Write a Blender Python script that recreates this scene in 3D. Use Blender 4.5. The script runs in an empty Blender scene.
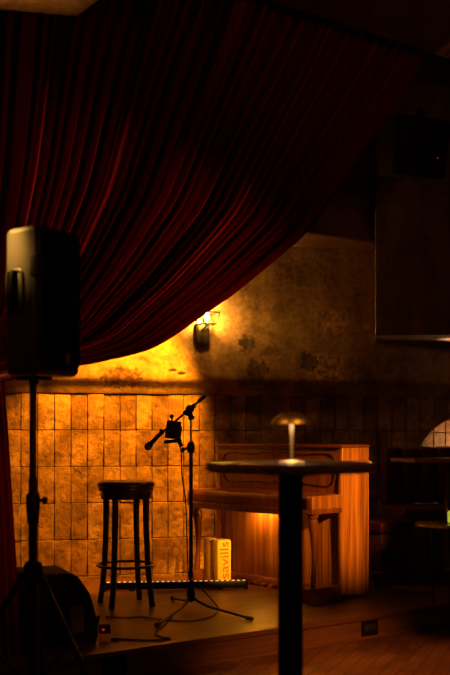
import bpy, bmesh, math, random
from mathutils import Vector, Matrix, noise
random.seed(7)
C = bpy.context.scene.collection
PI = math.pi
F = 937.5          # focal length in pixels (50 mm on a 24 mm wide frame, 450 px)
CX, HY, CH = 225.0, 438.0, 1.25   # principal column, horizon row, camera height
ST = 0.15          # stage height

# ------------------------------------------------------------------ survey helpers
def P(px, py, d):
    return Vector(((px-CX)*d/F, d, CH+(HY-py)*d/F))
def on_floor(px, py, z=ST):
    d = F*(CH-z)/(py-HY)
    return Vector(((px-CX)*d/F, d, z))
TH = math.radians(34.0); TT = math.tan(TH)          # stage front / beams run this way
TD = Vector((math.cos(TH), math.sin(TH), 0)); TN = Vector((math.sin(TH), -math.cos(TH), 0))
WA = math.radians(13.0); WT = math.tan(WA)          # back wall
WD = Vector((math.cos(WA), math.sin(WA), 0)); WN = Vector((math.sin(WA), -math.cos(WA), 0))
WZ = 7.56
def wall_az(px, py):                                # (along, height) on the back wall
    k = (px-CX)/F; d = WZ/(1-k*WT)
    return k*d/math.cos(WA), CH+(HY-py)*d/F
def wall_pt(a, z, out=0.0):
    return Vector((0, WZ, z)) + WD*a + WN*out
def plane_sz(px, py, z0):
    k = (px-CX)/F; d = z0/(1-k*TT)
    return k*d/math.cos(TH), CH+(HY-py)*d/F
def plane_pt(s, z, z0, out=0.0):
    return Vector((0, z0, z)) + TD*s + TN*out

# ------------------------------------------------------------------ material helpers
def new_mat(name):
    m = bpy.data.materials.new(name); m.use_nodes = True
    nt = m.node_tree; b = nt.nodes['Principled BSDF']
    return m, nt, b
def N(nt, typ, **kw):
    n = nt.nodes.new(typ)
    for k, v in kw.items():
        if k in n.inputs: n.inputs[k].default_value = v
        else: setattr(n, k, v)
    return n
def ramp(nt, src, stops):
    r = nt.nodes.new('ShaderNodeValToRGB')
    while len(r.color_ramp.elements) < len(stops): r.color_ramp.elements.new(0.5)
    for e, (p, c) in zip(r.color_ramp.elements, stops):
        e.position = p; e.color = (*c, 1)
    nt.links.new(src, r.inputs[0]); return r
def coords(nt, scale=(1,1,1), rot=(0,0,0), loc=(0,0,0)):
    tc = N(nt, 'ShaderNodeTexCoord'); mp = N(nt, 'ShaderNodeMapping')
    mp.inputs['Scale'].default_value = scale; mp.inputs['Rotation'].default_value = rot; mp.inputs['Location'].default_value = loc
    nt.links.new(tc.outputs['Object'], mp.inputs['Vector']); return mp.outputs[0]
def bump(nt, b, src, strength=0.3, dist=0.01):
    bp = N(nt, 'ShaderNodeBump'); bp.inputs['Strength'].default_value = strength; bp.inputs['Distance'].default_value = dist
    nt.links.new(src, bp.inputs['Height']); nt.links.new(bp.outputs[0], b.inputs['Normal'])
def mix(nt, fac, a, b_, typ='MIX'):
    m = nt.nodes.new('ShaderNodeMix'); m.data_type = 'RGBA'; m.blend_type = typ
    for s, v in ((0, fac), (6, a), (7, b_)):
        if isinstance(v, (tuple, list)): m.inputs[s].default_value = (*v, 1)
        elif isinstance(v, (int, float)): m.inputs[s].default_value = v
        else: nt.links.new(v, m.inputs[s])
    return m.outputs[2]
def math_n(nt, op, a, b_=None, c=None, clamp=False):
    m = nt.nodes.new('ShaderNodeMath'); m.operation = op; m.use_clamp = clamp
    for i, v in enumerate((a, b_, c)):
        if v is None: continue
        if isinstance(v, (int, float)): m.inputs[i].default_value = v
        else: nt.links.new(v, m.inputs[i])
    return m.outputs[0]
def simple(name, col, rough=0.5, metal=0.0, var=0.25, scale=30, bmp=0.0, **kw):
    m, nt, b = new_mat(name)
    n = N(nt, 'ShaderNodeTexNoise'); n.inputs['Scale'].default_value = scale; n.inputs['Detail'].default_value = 5
    nt.links.new(coords(nt), n.inputs['Vector'])
    r = ramp(nt, n.outputs[0], [(0.3, tuple(c*(1-var) for c in col)), (0.7, tuple(min(1, c*(1+var)) for c in col))])
    nt.links.new(r.outputs[0], b.inputs['Base Color'])
    b.inputs['Roughness'].default_value = rough; b.inputs['Metallic'].default_value = metal
    for k, v in kw.items(): b.inputs[k].default_value = v
    if bmp: bump(nt, b, n.outputs[0], bmp, 0.01)
    return m
def wood(name, dark, light, rough=0.35, grain=(38, 38, 1.2), coat=0.3):
    m, nt, b = new_mat(name)
    v = coords(nt, grain)
    n = N(nt, 'ShaderNodeTexNoise'); n.inputs['Scale'].default_value = 1.0; n.inputs['Detail'].default_value = 6; n.inputs['Distortion'].default_value = 0.4
    nt.links.new(v, n.inputs['Vector'])
    n2 = N(nt, 'ShaderNodeTexNoise'); n2.inputs['Scale'].default_value = 3.5; n2.inputs['Detail'].default_value = 3
    nt.links.new(v, n2.inputs['Vector'])
    s = math_n(nt, 'MULTIPLY_ADD', n2.outputs[0], 0.4, math_n(nt, 'MULTIPLY', n.outputs[0], 0.6))
    mid = tuple((a+c)/2 for a, c in zip(dark, light))
    r = ramp(nt, s, [(0.36, dark), (0.5, mid), (0.62, light)])
    nt.links.new(r.outputs[0], b.inputs['Base Color'])
    b.inputs['Roughness'].default_value = rough; b.inputs['Coat Weight'].default_value = coat; b.inputs['Coat Roughness'].default_value = 0.2
    bump(nt, b, s, 0.08, 0.003)
    return m
def emit(name, col, strength):
    m, nt, b = new_mat(name)
    b.inputs['Base Color'].default_value = (*col, 1); b.inputs['Emission Color'].default_value = (*col, 1); b.inputs['Emission Strength'].default_value = strength
    return m

# plaster of the back wall (object coords: x along the wall, z height)
def plaster_mat(name, base, light, dark, patches=(), rough=0.55):
    m, nt, b = new_mat(name)
    v = coords(nt)
    n1 = N(nt, 'ShaderNodeTexNoise'); n1.inputs['Scale'].default_value = 2.6; n1.inputs['Detail'].default_value = 8; n1.inputs['Roughness'].default_value = 0.62; n1.inputs['Distortion'].default_value = 0.8
    n2 = N(nt, 'ShaderNodeTexNoise'); n2.inputs['Scale'].default_value = 26; n2.inputs['Detail'].default_value = 8; n2.inputs['Roughness'].default_value = 0.7
    n3 = N(nt, 'ShaderNodeTexMusgrave') if False else N(nt, 'ShaderNodeTexVoronoi'); n3.inputs['Scale'].default_value = 5.5
    for n in (n1, n2): nt.links.new(v, n.inputs['Vector'])
    wv = N(nt, 'ShaderNodeVectorMath'); wv.operation = 'MULTIPLY_ADD'
    nt.links.new(n2.outputs[1], wv.inputs[0]); wv.inputs[1].default_value = (0.12,)*3; nt.links.new(v, wv.inputs[2])
    nt.links.new(wv.outputs[0], n3.inputs['Vector'])
    r1 = ramp(nt, n1.outputs[0], [(0.32, dark), (0.48, base), (0.68, light)])
    r2 = ramp(nt, n2.outputs[0], [(0.32, (0.40, 0.35, 0.31)), (0.58, (1, 1, 1))])
    col = mix(nt, 0.75, r1.outputs[0], r2.outputs[0], 'MULTIPLY')
    hgt = math_n(nt, 'MULTIPLY_ADD', n2.outputs[0], 0.5, n1.outputs[0])
    # vertical run stains
    n4 = N(nt, 'ShaderNodeTexNoise'); n4.inputs['Scale'].default_value = 1.0; n4.inputs['Detail'].default_value = 5
    nt.links.new(coords(nt, (6, 6, 0.9)), n4.inputs['Vector'])
    r4 = ramp(nt, n4.outputs[0], [(0.38, (0.55, 0.5, 0.46)), (0.6, (1, 1, 1))])
    col = mix(nt, 0.7, col, r4.outputs[0], 'MULTIPLY')
    sep = N(nt, 'ShaderNodeSeparateXYZ'); nt.links.new(v, sep.inputs[0])
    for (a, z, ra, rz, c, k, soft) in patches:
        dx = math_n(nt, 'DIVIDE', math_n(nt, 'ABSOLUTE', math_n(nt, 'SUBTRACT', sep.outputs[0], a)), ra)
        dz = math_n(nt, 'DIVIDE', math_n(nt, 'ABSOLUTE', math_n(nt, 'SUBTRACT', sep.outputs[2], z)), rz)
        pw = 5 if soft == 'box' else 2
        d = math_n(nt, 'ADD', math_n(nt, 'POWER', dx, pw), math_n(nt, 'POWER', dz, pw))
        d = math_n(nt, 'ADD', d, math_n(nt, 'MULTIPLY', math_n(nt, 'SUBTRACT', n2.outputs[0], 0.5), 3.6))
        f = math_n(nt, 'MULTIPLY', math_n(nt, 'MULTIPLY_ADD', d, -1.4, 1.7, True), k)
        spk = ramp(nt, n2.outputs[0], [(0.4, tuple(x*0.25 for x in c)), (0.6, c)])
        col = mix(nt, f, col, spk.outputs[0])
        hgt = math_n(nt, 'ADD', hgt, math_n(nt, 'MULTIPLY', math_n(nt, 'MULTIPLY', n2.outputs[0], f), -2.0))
    nt.links.new(col, b.inputs['Base Color'])
    b.inputs['Roughness'].default_value = rough; b.inputs['Specular IOR Level'].default_value = 0.35
    bump(nt, b, hgt, 0.35, 0.03)
    return m
def tile_mat(name, cols, rough=0.42):
    m, nt, b = new_mat(name)
    v = coords(nt)
    g = N(nt, 'ShaderNodeNewGeometry')
    r = ramp(nt, g.outputs['Random Per Island'], [(i/(len(cols)-1), c) for i, c in enumerate(cols)])
    n = N(nt, 'ShaderNodeTexNoise'); n.inputs['Scale'].default_value = 22; n.inputs['Detail'].default_value = 9; n.inputs['Roughness'].default_value = 0.68
    n2 = N(nt, 'ShaderNodeTexNoise'); n2.inputs['Scale'].default_value = 5; n2.inputs['Detail'].default_value = 5
    nt.links.new(v, n.inputs['Vector']); nt.links.new(v, n2.inputs['Vector'])
    a = ramp(nt, n.outputs[0], [(0.32, (0.22, 0.17, 0.13)), (0.45, (0.72, 0.7, 0.68)), (0.6, (1, 1, 1))])
    a2 = ramp(nt, n2.outputs[0], [(0.36, (0.30, 0.24, 0.18)), (0.60, (1, 1, 1))])
    n3 = N(nt, 'ShaderNodeTexNoise'); n3.inputs['Scale'].default_value = 75; n3.inputs['Detail'].default_value = 6; n3.inputs['Roughness'].default_value = 0.75
    nt.links.new(v, n3.inputs['Vector'])
    a3 = ramp(nt, n3.outputs[0], [(0.36, (0.3, 0.24, 0.2)), (0.5, (1, 1, 1))])
    col = mix(nt, 0.85, mix(nt, 0.9, r.outputs[0], a.outputs[0], 'MULTIPLY'), a2.outputs[0], 'MULTIPLY')
    col = mix(nt, 0.6, col, a3.outputs[0], 'MULTIPLY')
    nt.links.new(col, b.inputs['Base Color'])
    b.inputs['Roughness'].default_value = rough
    h = math_n(nt, 'MULTIPLY_ADD', n3.outputs[0], 0.4, math_n(nt, 'MULTIPLY_ADD', n2.outputs[0], 0.8, n.outputs[0]))
    bump(nt, b, h, 0.8, 0.02)
    return m
def plank_mat(name, dark, light, rot, bw, bh, rough=0.45):
    m, nt, b = new_mat(name)
    v = coords(nt, (1, 1, 1), (0, 0, rot))
    bt = N(nt, 'ShaderNodeTexBrick'); bt.inputs['Scale'].default_value = 1.0; bt.inputs['Brick Width'].default_value = bw; bt.inputs['Row Height'].default_value = bh
    bt.inputs['Mortar Size'].default_value = 0.0025; bt.inputs['Mortar Smooth'].default_value = 0.3
    bt.inputs['Color1'].default_value = (*dark, 1); bt.inputs['Color2'].default_value = (*light, 1); bt.inputs['Mortar'].default_value = (0.01, 0.006, 0.004, 1)
    nt.links.new(v, bt.inputs['Vector'])
    n = N(nt, 'ShaderNodeTexNoise'); n.inputs['Scale'].default_value = 1; n.inputs['Detail'].default_value = 7; n.inputs['Roughness'].default_value = 0.65
    mp = N(nt, 'ShaderNodeMapping'); mp.inputs['Scale'].default_value = (4, 45, 1); nt.links.new(v, mp.inputs[0]); nt.links.new(mp.outputs[0], n.inputs['Vector'])
    n2 = N(nt, 'ShaderNodeTexNoise'); n2.inputs['Scale'].default_value = 3; n2.inputs['Detail'].default_value = 6
    nt.links.new(v, n2.inputs['Vector'])
    a = ramp(nt, n.outputs[0], [(0.3, (0.5, 0.5, 0.5)), (0.65, (1, 1, 1))])
    a2 = ramp(nt, n2.outputs[0], [(0.35, (0.55, 0.55, 0.55)), (0.65, (1, 1, 1))])
    col = mix(nt, 0.8, mix(nt, 0.9, bt.outputs[0], a.outputs[0], 'MULTIPLY'), a2.outputs[0], 'MULTIPLY')
    nt.links.new(col, b.inputs['Base Color'])
    rr = N(nt, 'ShaderNodeMapRange'); rr.inputs[3].default_value = rough-0.12; rr.inputs[4].default_value = rough+0.2
    nt.links.new(n2.outputs[0], rr.inputs[0]); nt.links.new(rr.outputs[0], b.inputs['Roughness'])
    h = math_n(nt, 'MULTIPLY_ADD', bt.outputs['Fac'], -0.8, math_n(nt, 'MULTIPLY', n.outputs[0], 0.3))
    bump(nt, b, h, 0.3, 0.006)
    return m
def velvet_mat():
    m, nt, b = new_mat('red_velvet')
    n = N(nt, 'ShaderNodeTexNoise'); n.inputs['Scale'].default_value = 60; n.inputs['Detail'].default_value = 4
    nt.links.new(coords(nt), n.inputs['Vector'])
    r = ramp(nt, n.outputs[0], [(0.3, (0.20, 0.0035, 0.006)), (0.7, (0.30, 0.006, 0.009))])
    nt.links.new(r.outputs[0], b.inputs['Base Color'])
    b.inputs['Roughness'].default_value = 0.75; b.inputs['Specular IOR Level'].default_value = 0.15
    b.inputs['Sheen Weight'].default_value = 0.25; b.inputs['Sheen Tint'].default_value = (1, 0.12, 0.1, 1); b.inputs['Sheen Roughness'].default_value = 0.4
    bump(nt, b, n.outputs[0], 0.1, 0.003)
    return m
def glass_mat():
    m, nt, b = new_mat('lantern_glass')
    t = N(nt, 'ShaderNodeBsdfTransparent'); g = N(nt, 'ShaderNodeBsdfGlossy'); g.inputs['Roughness'].default_value = 0.08
    n = N(nt, 'ShaderNodeTexNoise'); n.inputs['Scale'].default_value = 40
    f = N(nt, 'ShaderNodeMapRange'); f.inputs[3].default_value = 0.04; f.inputs[4].default_value = 0.12
    nt.links.new(n.outputs[0], f.inputs[0])
    mx = N(nt, 'ShaderNodeMixShader'); nt.links.new(f.outputs[0], mx.inputs[0]); nt.links.new(t.outputs[0], mx.inputs[1]); nt.links.new(g.outputs[0], mx.inputs[2])
    nt.links.new(mx.outputs[0], nt.nodes['Material Output'].inputs[0])
    return m

pz = lambda px, py: wall_az(px, py)
PATCH = []
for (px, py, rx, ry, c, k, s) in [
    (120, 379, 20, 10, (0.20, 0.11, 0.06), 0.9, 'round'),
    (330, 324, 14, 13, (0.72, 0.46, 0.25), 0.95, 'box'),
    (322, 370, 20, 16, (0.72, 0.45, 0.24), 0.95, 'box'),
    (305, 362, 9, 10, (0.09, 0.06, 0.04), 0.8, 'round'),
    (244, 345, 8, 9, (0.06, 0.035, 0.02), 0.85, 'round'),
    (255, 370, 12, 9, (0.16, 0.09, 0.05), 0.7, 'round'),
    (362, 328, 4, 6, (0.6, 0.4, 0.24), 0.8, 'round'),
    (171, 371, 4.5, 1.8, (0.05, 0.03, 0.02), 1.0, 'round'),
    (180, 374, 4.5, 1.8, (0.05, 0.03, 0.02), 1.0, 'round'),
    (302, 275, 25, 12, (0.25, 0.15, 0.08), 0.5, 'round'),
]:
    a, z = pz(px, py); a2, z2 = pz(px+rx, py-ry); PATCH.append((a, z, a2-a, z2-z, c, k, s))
MAT = dict(
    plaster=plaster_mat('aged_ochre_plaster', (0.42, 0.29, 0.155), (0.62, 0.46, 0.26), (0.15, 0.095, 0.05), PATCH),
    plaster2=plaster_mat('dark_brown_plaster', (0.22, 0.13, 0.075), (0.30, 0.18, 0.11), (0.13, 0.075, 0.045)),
    plaster3=plaster_mat('soot_brown_plaster', (0.05, 0.028, 0.018), (0.075, 0.042, 0.028), (0.03, 0.017, 0.011)),
    tile=tile_mat('terracotta_wall_tile', [(0.46, 0.28, 0.14), (0.64, 0.42, 0.21), (0.30, 0.16, 0.08), (0.66, 0.45, 0.25), (0.48, 0.28, 0.13)]),
    grout=simple('dark_grout', (0.10, 0.06, 0.035), 0.9, scale=60),
    nichetile=tile_mat('pale_niche_tile', [(0.40, 0.24, 0.13), (0.50, 0.32, 0.18), (0.32, 0.18, 0.09)]),
    stage=plank_mat('worn_stage_boards', (0.115, 0.047, 0.018), (0.195, 0.082, 0.034), -TH, 1.6, 0.14, 0.38),
    riser=wood('stage_riser_board', (0.10, 0.045, 0.02), (0.17, 0.075, 0.035), 0.5, (1.5, 1.5, 40), 0.0),
    floor=plank_mat('parquet_floor', (0.20, 0.09, 0.04), (0.34, 0.16, 0.075), math.radians(-68), 0.36, 0.085),
    velvet=velvet_mat(),
    black=simple('black_plastic', (0.008, 0.007, 0.0065), 0.72, scale=200, bmp=0.05, **{'Specular IOR Level': 0.12}),
    cabinetp=simple('moulded_cabinet_plastic', (0.03, 0.027, 0.024), 0.38, scale=260, bmp=0.04),
    blackm=simple('black_metal', (0.008, 0.007, 0.0065), 0.42, **{'Specular IOR Level': 0.25}),
    rubber=simple('black_rubber', (0.012, 0.011, 0.011), 0.7),
    grille=simple('speaker_grille', (0.010, 0.008, 0.007), 0.7, scale=400, bmp=0.3, **{'Specular IOR Level': 0.12}),
    grey=simple('brown_grey_panel', (0.10, 0.055, 0.03), 0.5),
    chrome=simple('dull_steel', (0.55, 0.52, 0.48), 0.3, 1.0, 0.1),
    stoolw=wood('dark_stool_wood', (0.012, 0.005, 0.003), (0.035, 0.014, 0.007), 0.35, (40, 40, 2)),
    leather=simple('dark_leather', (0.035, 0.014, 0.008), 0.36, scale=70, bmp=0.12),
    piano=wood('piano_teak', (0.13, 0.040, 0.012), (0.50, 0.22, 0.075), 0.34, (26, 26, 0.7)),
    pianod=wood('piano_mahogany', (0.10, 0.028, 0.010), (0.21, 0.070, 0.026), 0.3, (30, 30, 1.5)),
    ebony=simple('ebonised_moulding', (0.025, 0.012, 0.008), 0.35),
    brass=simple('brass', (0.78, 0.48, 0.16), 0.25, 1.0, 0.12),
    lampbrass=simple('bronzed_brass', (0.85, 0.55, 0.20), 0.4, 1.0, 0.12),
    lampstem=simple('satin_pale_brass', (0.85, 0.68, 0.42), 0.42, 0.6, 0.08),
    yellow=simple('yellow_card', (0.80, 0.55, 0.10), 0.55, scale=20, var=0.08),
    redink=simple('red_print', (0.62, 0.09, 0.02), 0.5, var=0.05),
    tabletop=wood('dark_table_top', (0.045, 0.026, 0.014), (0.10, 0.06, 0.032), 0.3, (6, 60, 6)),
    edge=simple('brass_edge', (0.42, 0.27, 0.11), 0.45, 0.25),
    iron=simple('wrought_iron', (0.02, 0.016, 0.013), 0.5, 0.4),
    glass=glass_mat(),
    redleather=simple('oxblood_leather', (0.085, 0.010, 0.009), 0.45, scale=60, bmp=0.1),
    benchwood=wood('bench_wood', (0.07, 0.028, 0.014), (0.16, 0.065, 0.03), 0.45, (2, 2, 40)),
    green=emit('added_green_glow', (0.55, 0.62, 0.04), 0.65),  # glow put into the green drink in place of light falling on it
    pale=simple('pale_stone', (0.5, 0.42, 0.33), 0.6),
    orange=simple('orange_enamel', (0.65, 0.24, 0.06), 0.4),
    bulb=emit('bulb_glow', (1.0, 0.42, 0.05), 1500),
    strip=emit('strip_glow', (1.0, 0.36, 0.02), 200),
    lampglow=emit('lamp_diffuser_glow', (1.0, 0.72, 0.40), 22),
    lens=emit('led_lens', (1.0, 0.70, 0.36), 0.5),
    redled=emit('red_led', (1.0, 0.03, 0.02), 0.35),
    goldled=emit('amber_led', (1.0, 0.5, 0.12), 0.25),
)

# ------------------------------------------------------------------ mesh helpers
class B:
    def __init__(s): s.bm = bmesh.new()
    def _add(s, verts, faces):
        vs = [s.bm.verts.new(v) for v in verts]
        for f in faces:
            try: s.bm.faces.new([vs[i] for i in f])
            except ValueError: pass
        return vs
    def box(s, x0, x1, y0, y1, z0, z1, bev=0.0, M=None, seg=2):
        t = bmesh.new()
        bmesh.ops.create_cube(t, size=1)
        for v in t.verts: v.co = Vector((x0+(v.co.x+.5)*(x1-x0), y0+(v.co.y+.5)*(y1-y0), z0+(v.co.z+.5)*(z1-z0)))
        if bev: bmesh.ops.bevel(t, geom=list(t.edges), offset=bev, segments=seg, profile=0.5, affect='EDGES')
        s.merge(t, M); return s
    def merge(s, t, M=None):
        if M is not None: t.transform(M)
        me = bpy.data.meshes.new('tmp'); t.to_mesh(me); t.free()
        s.bm.from_mesh(me); bpy.data.meshes.remove(me)
    def prism(s, poly, z0, z1, bev=0.0, M=None, seg=3):
        t = bmesh.new()
        a = [t.verts.new((x, y, z0)) for x, y in poly]; b = [t.verts.new((x, y, z1)) for x, y in poly]
        n = len(poly)
        t.faces.new(a[::-1]); t.faces.new(b)
        for i in range(n): t.faces.new((a[i], a[(i+1) % n], b[(i+1) % n], b[i]))
        bmesh.ops.recalc_face_normals(t, faces=t.faces[:])
        if bev: bmesh.ops.bevel(t, geom=list(t.edges), offset=bev, segments=seg, profile=0.5, affect='EDGES')
        s.merge(t, M); return s
    def tube(s, pts, r, seg=12, caps=True):
        pts = [Vector(p) for p in pts]; n = len(pts)
        rs = r if isinstance(r, (list, tuple)) else [r]*n
        rings = []; up = None
        for i, p in enumerate(pts):
            d = (pts[min(i+1, n-1)]-pts[max(i-1, 0)]).normalized()
            if up is None:
                up = Vector((0, 0, 1)) if abs(d.z) < 0.9 else Vector((1, 0, 0))
            u = (up - d*up.dot(d)).normalized(); w = d.cross(u); up = u
            rings.append([s.bm.verts.new(p + (u*math.cos(2*PI*k/seg)+w*math.sin(2*PI*k/seg))*rs[i]) for k in range(seg)])
        for i in range(n-1):
            for k in range(seg):
                s.bm.faces.new((rings[i][k], rings[i][(k+1) % seg], rings[i+1][(k+1) % seg], rings[i+1][k]))
        if caps:
            s.bm.faces.new(rings[0][::-1]); s.bm.faces.new(rings[-1])
        return s
    def lathe(s, prof, seg=40, c=(0, 0, 0), axis=None):
        M = Matrix.Translation(c)
        if axis is not None: M = M @ Vector((0, 0, 1)).rotation_difference(Vector(axis)).to_matrix().to_4x4()
        rings = []
        for (r, z) in prof:
            if r < 1e-6: rings.append([s.bm.verts.new(M @ Vector((0, 0, z)))])
            else: rings.append([s.bm.verts.new(M @ Vector((r*math.cos(2*PI*k/seg), r*math.sin(2*PI*k/seg), z))) for k in range(seg)])
        for i in range(len(rings)-1):
            a, b = rings[i], rings[i+1]
            for k in range(seg):
                q = [a[k % len(a)], a[(k+1) % seg % len(a)], b[(k+1) % seg % len(b)], b[k % len(b)]]
                q2 = []
                for v in q:
                    if v not in q2: q2.append(v)
                if len(q2) > 2: s.bm.faces.new(q2)
        return s
    def torus(s, R, r, c=(0, 0, 0), seg=48, m=10):
        g = [[s.bm.verts.new((c[0]+(R+r*math.cos(2*PI*j/m))*math.cos(2*PI*i/seg), c[1]+(R+r*math.cos(2*PI*j/m))*math.sin(2*PI*i/seg), c[2]+r*math.sin(2*PI*j/m))) for j in range(m)] for i in range(seg)]
        for i in range(seg):
            for j in range(m):
                s.bm.faces.new((g[i][j], g[(i+1) % seg][j], g[(i+1) % seg][(j+1) % m], g[i][(j+1) % m]))
        return s
    def build(s, name, mat, parent=None, loc=None, rotz=0, angle=40):
        bmesh.ops.recalc_face_normals(s.bm, faces=s.bm.faces[:])
        me = bpy.data.meshes.new(name); s.bm.to_mesh(me); s.bm.free()
        me.materials.append(MAT[mat] if isinstance(mat, str) else mat)
        me.polygons.foreach_set('use_smooth', [True]*len(me.polygons)); me.set_sharp_from_angle(angle=math.radians(angle))
        o = bpy.data.objects.new(name, me); C.objects.link(o)
        if parent: o.parent = parent
        if loc is not None: o.location = loc
        if rotz: o.rotation_euler = (0, 0, rotz)
        return o
def tag(o, label, cat, group=None):
    o['label'] = label; o['category'] = cat
    if group: o['group'] = group
    return o
def thing(name, label, cat, loc=(0, 0, 0), rotz=0, group=None):
    o = bpy.data.objects.new(name, None); C.objects.link(o)
    o.empty_display_size = 0.1
    o.location = loc; o.rotation_euler = (0, 0, rotz)
    return tag(o, label, cat, group)
def struct(o): o['kind'] = 'structure'; return o
def smooth_path(pts, n=8):
    pts = [Vector(p) for p in pts]; out = []
    for i in range(len(pts)-1):
        p0, p1, p2, p3 = pts[max(i-1, 0)], pts[i], pts[i+1], pts[min(i+2, len(pts)-1)]
        for k in range(n):
            t = k/n
            out.append(0.5*((2*p1)+(p2-p0)*t+(2*p0-5*p1+4*p2-p3)*t*t+(3*p1-p0-3*p2+p3)*t**3))
    out.append(pts[-1]); return out
def arc(cx, cz, r, a0, a1, n):
    return [(cx+r*math.cos(a0+(a1-a0)*i/n), cz+r*math.sin(a0+(a1-a0)*i/n)) for i in range(n+1)]

# ================================================================== SETTING
# house floor
struct(B().box(-6, 8, -2, 11, -0.2, 0.0).build('floor', 'floor'))
# stage platform: front edge along TD through (0, 5.23)
Z0 = 5.23
b = B()
c = [plane_pt(-4.2, 0, Z0), plane_pt(5.2, 0, Z0), plane_pt(5.2, 0, Z0)+Vector((0, 3.4, 0)), plane_pt(-4.2, 0, Z0)+Vector((-1, 7, 0))]
b.prism([(p.x, p.y) for p in c], 0.0, ST-0.018)
stage = struct(b.build('stage', 'riser'))
top = struct(B().prism([(p.x, p.y) for p in c], ST-0.018, ST).build('floor_boards', 'stage', stage))
b = B(); M = Matrix.Translation((0, Z0, 0)) @ Matrix.Rotation(TH, 4, 'Z')
b.box(-4.2, 5.2, -0.018, 0.03, ST-0.03, ST+0.004, 0.006, M)
struct(b.build('nosing', 'benchwood', stage))
b = B(); b.box(-4.2, 5.2, -0.012, 0.0, 0.0, 0.02, 0.003, M)
struct(b.build('kick_strip', 'riser', stage))

# back wall: one object in its own frame (x along wall, y into wall, z up)
TILE_TOP = 1.596; TW, TRH = 0.127, 0.284
ARC_A, ARC_Z = wall_az(469, 476); ARC_R = 0.52
wallM = dict(loc=(0, WZ, 0), rotz=WA)
AL, AR = -4.2, 4.6
def arch_outline(r=ARC_R, base=ST, n=28):
    return [(ARC_A+r, base)] + arc(ARC_A, ARC_Z, r, 0, PI, n) + [(ARC_A-r, base)]
def cut(o, name='cutter'):
    cb = B(); M2 = Matrix.Rotation(PI/2, 4, 'X')
    cb.prism(arch_outline(), -0.5, 0.5, 0, M2)
    co = cb.build(name, 'grout'); co.location = o.matrix_basis.to_translation(); co.rotation_euler = o.rotation_euler
    md = o.modifiers.new('cut', 'BOOLEAN'); md.operation = 'DIFFERENCE'; md.object = co; md.solver = 'EXACT'; md.use_self = True
    bpy.context.view_layer.update()
    dg = bpy.context.evaluated_depsgraph_get()
    me = bpy.data.meshes.new_from_object(o.evaluated_get(dg))
    o.modifiers.clear(); old = o.data; o.data = me; bpy.data.meshes.remove(old)
    bpy.data.objects.remove(co)
back = B().box(AL, AR, 0.012, 0.22, 0.0, 4.3).build('wall_back', 'grout', **wallM)
cut(back); struct(back)
# plaster skin above the tiles with a bulging rounded lower lip
prof = [(0.0, 4.3), (-0.085, 4.3), (-0.085, TILE_TOP+0.5), (-0.085, TILE_TOP+0.15), (-0.084, TILE_TOP+0.125), (-0.078, TILE_TOP+0.108), (-0.066, TILE_TOP+0.09),
        (-0.045, TILE_TOP+0.062), (-0.026, TILE_TOP+0.03), (-0.020, TILE_TOP+0.004), (-0.016, TILE_TOP), (0.012, TILE_TOP), (0.012, 4.3)]
b = B(); nseg = 60; rows = []
for i in range(nseg+1):
    x = AL+(AR-AL)*i/nseg
    rows.append([b.bm.verts.new((x, y + (0.008*noise.noise((x*2.3, z*3, 1)) if y < 0 else 0), z + (0.012*noise.noise((x*3.1, 0, 7)) if TILE_TOP-0.01 < z < 2 and y < 0 else 0))) for y, z in prof])
for i in range(nseg):
    for j in range(len(prof)-1):
        b.bm.faces.new((rows[i][j], rows[i][j+1], rows[i+1][j+1], rows[i+1][j]))
pl = b.build('plaster', 'plaster', back, angle=60); struct(pl)
# tiles
b = B(); ncol = int((AR-AL)/TW)
for i in range(ncol):
    for j in range(6):
        z1 = TILE_TOP - j*TRH; z0 = max(z1-TRH, 0.0)
        if z1 <= ST: continue
        x0 = AL + i*TW + 0.05
        g = 0.0022
        xa, xb, za, zb_ = x0+g, x0+TW-g, z0+g, z1-g
        ins = [(xa+(xb-xa)*p/6-ARC_A)**2 + (max(0, za+(zb_-za)*q_/6-ARC_Z))**2 < ARC_R**2 for p in range(7) for q_ in range(7)]
        if all(ins): continue
        if any(ins):                                    # trimmed round the arch
            def hh_(x): return ARC_Z+math.sqrt(max(0, ARC_R**2-(x-ARC_A)**2)) if abs(x-ARC_A) < ARC_R else -9
            xl, xr = xa, xb
            if zb_ < ARC_Z+ARC_R:
                xs_ = math.sqrt(max(0, ARC_R**2-max(0, zb_-ARC_Z)**2))
                if (xa+xb)/2 < ARC_A: xr = min(xb, ARC_A-xs_)
                else: xl = max(xa, ARC_A+xs_)
            if xr-xl < 0.004: continue
            low = [(xl+(xr-xl)*p/12, min(zb_-0.001, max(za, hh_(xl+(xr-xl)*p/12)))) for p in range(13)]
            b.prism([(x, -z) for x, z in low] + [(xr, -zb_), (xl, -zb_)], -0.008, 0.018, 0, Matrix.Rotation(-PI/2, 4, 'X'))
            continue
        mM = Matrix.Translation((x0+TW/2, -0.002+random.uniform(-0.003, 0.003), (z0+z1)/2)) @ Matrix.Rotation(random.gauss(0, 0.012), 4, 'X') @ Matrix.Rotation(random.gauss(0, 0.022), 4, 'Z') @ Matrix.Rotation(random.gauss(0, 0.004), 4, 'Y')
        b.box(-TW/2+g+random.uniform(0, .0015), TW/2-g-random.uniform(0, .0015), -0.006, 0.02, -(z1-z0)/2+g, (z1-z0)/2-g-random.uniform(0, .002), 0.003, mM, 1)
tl = b.build('tiling', 'tile', None, **wallM)
tl.parent = back; tl.location = (0, 0, 0); tl.rotation_euler = (0, 0, 0); struct(tl)
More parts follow.
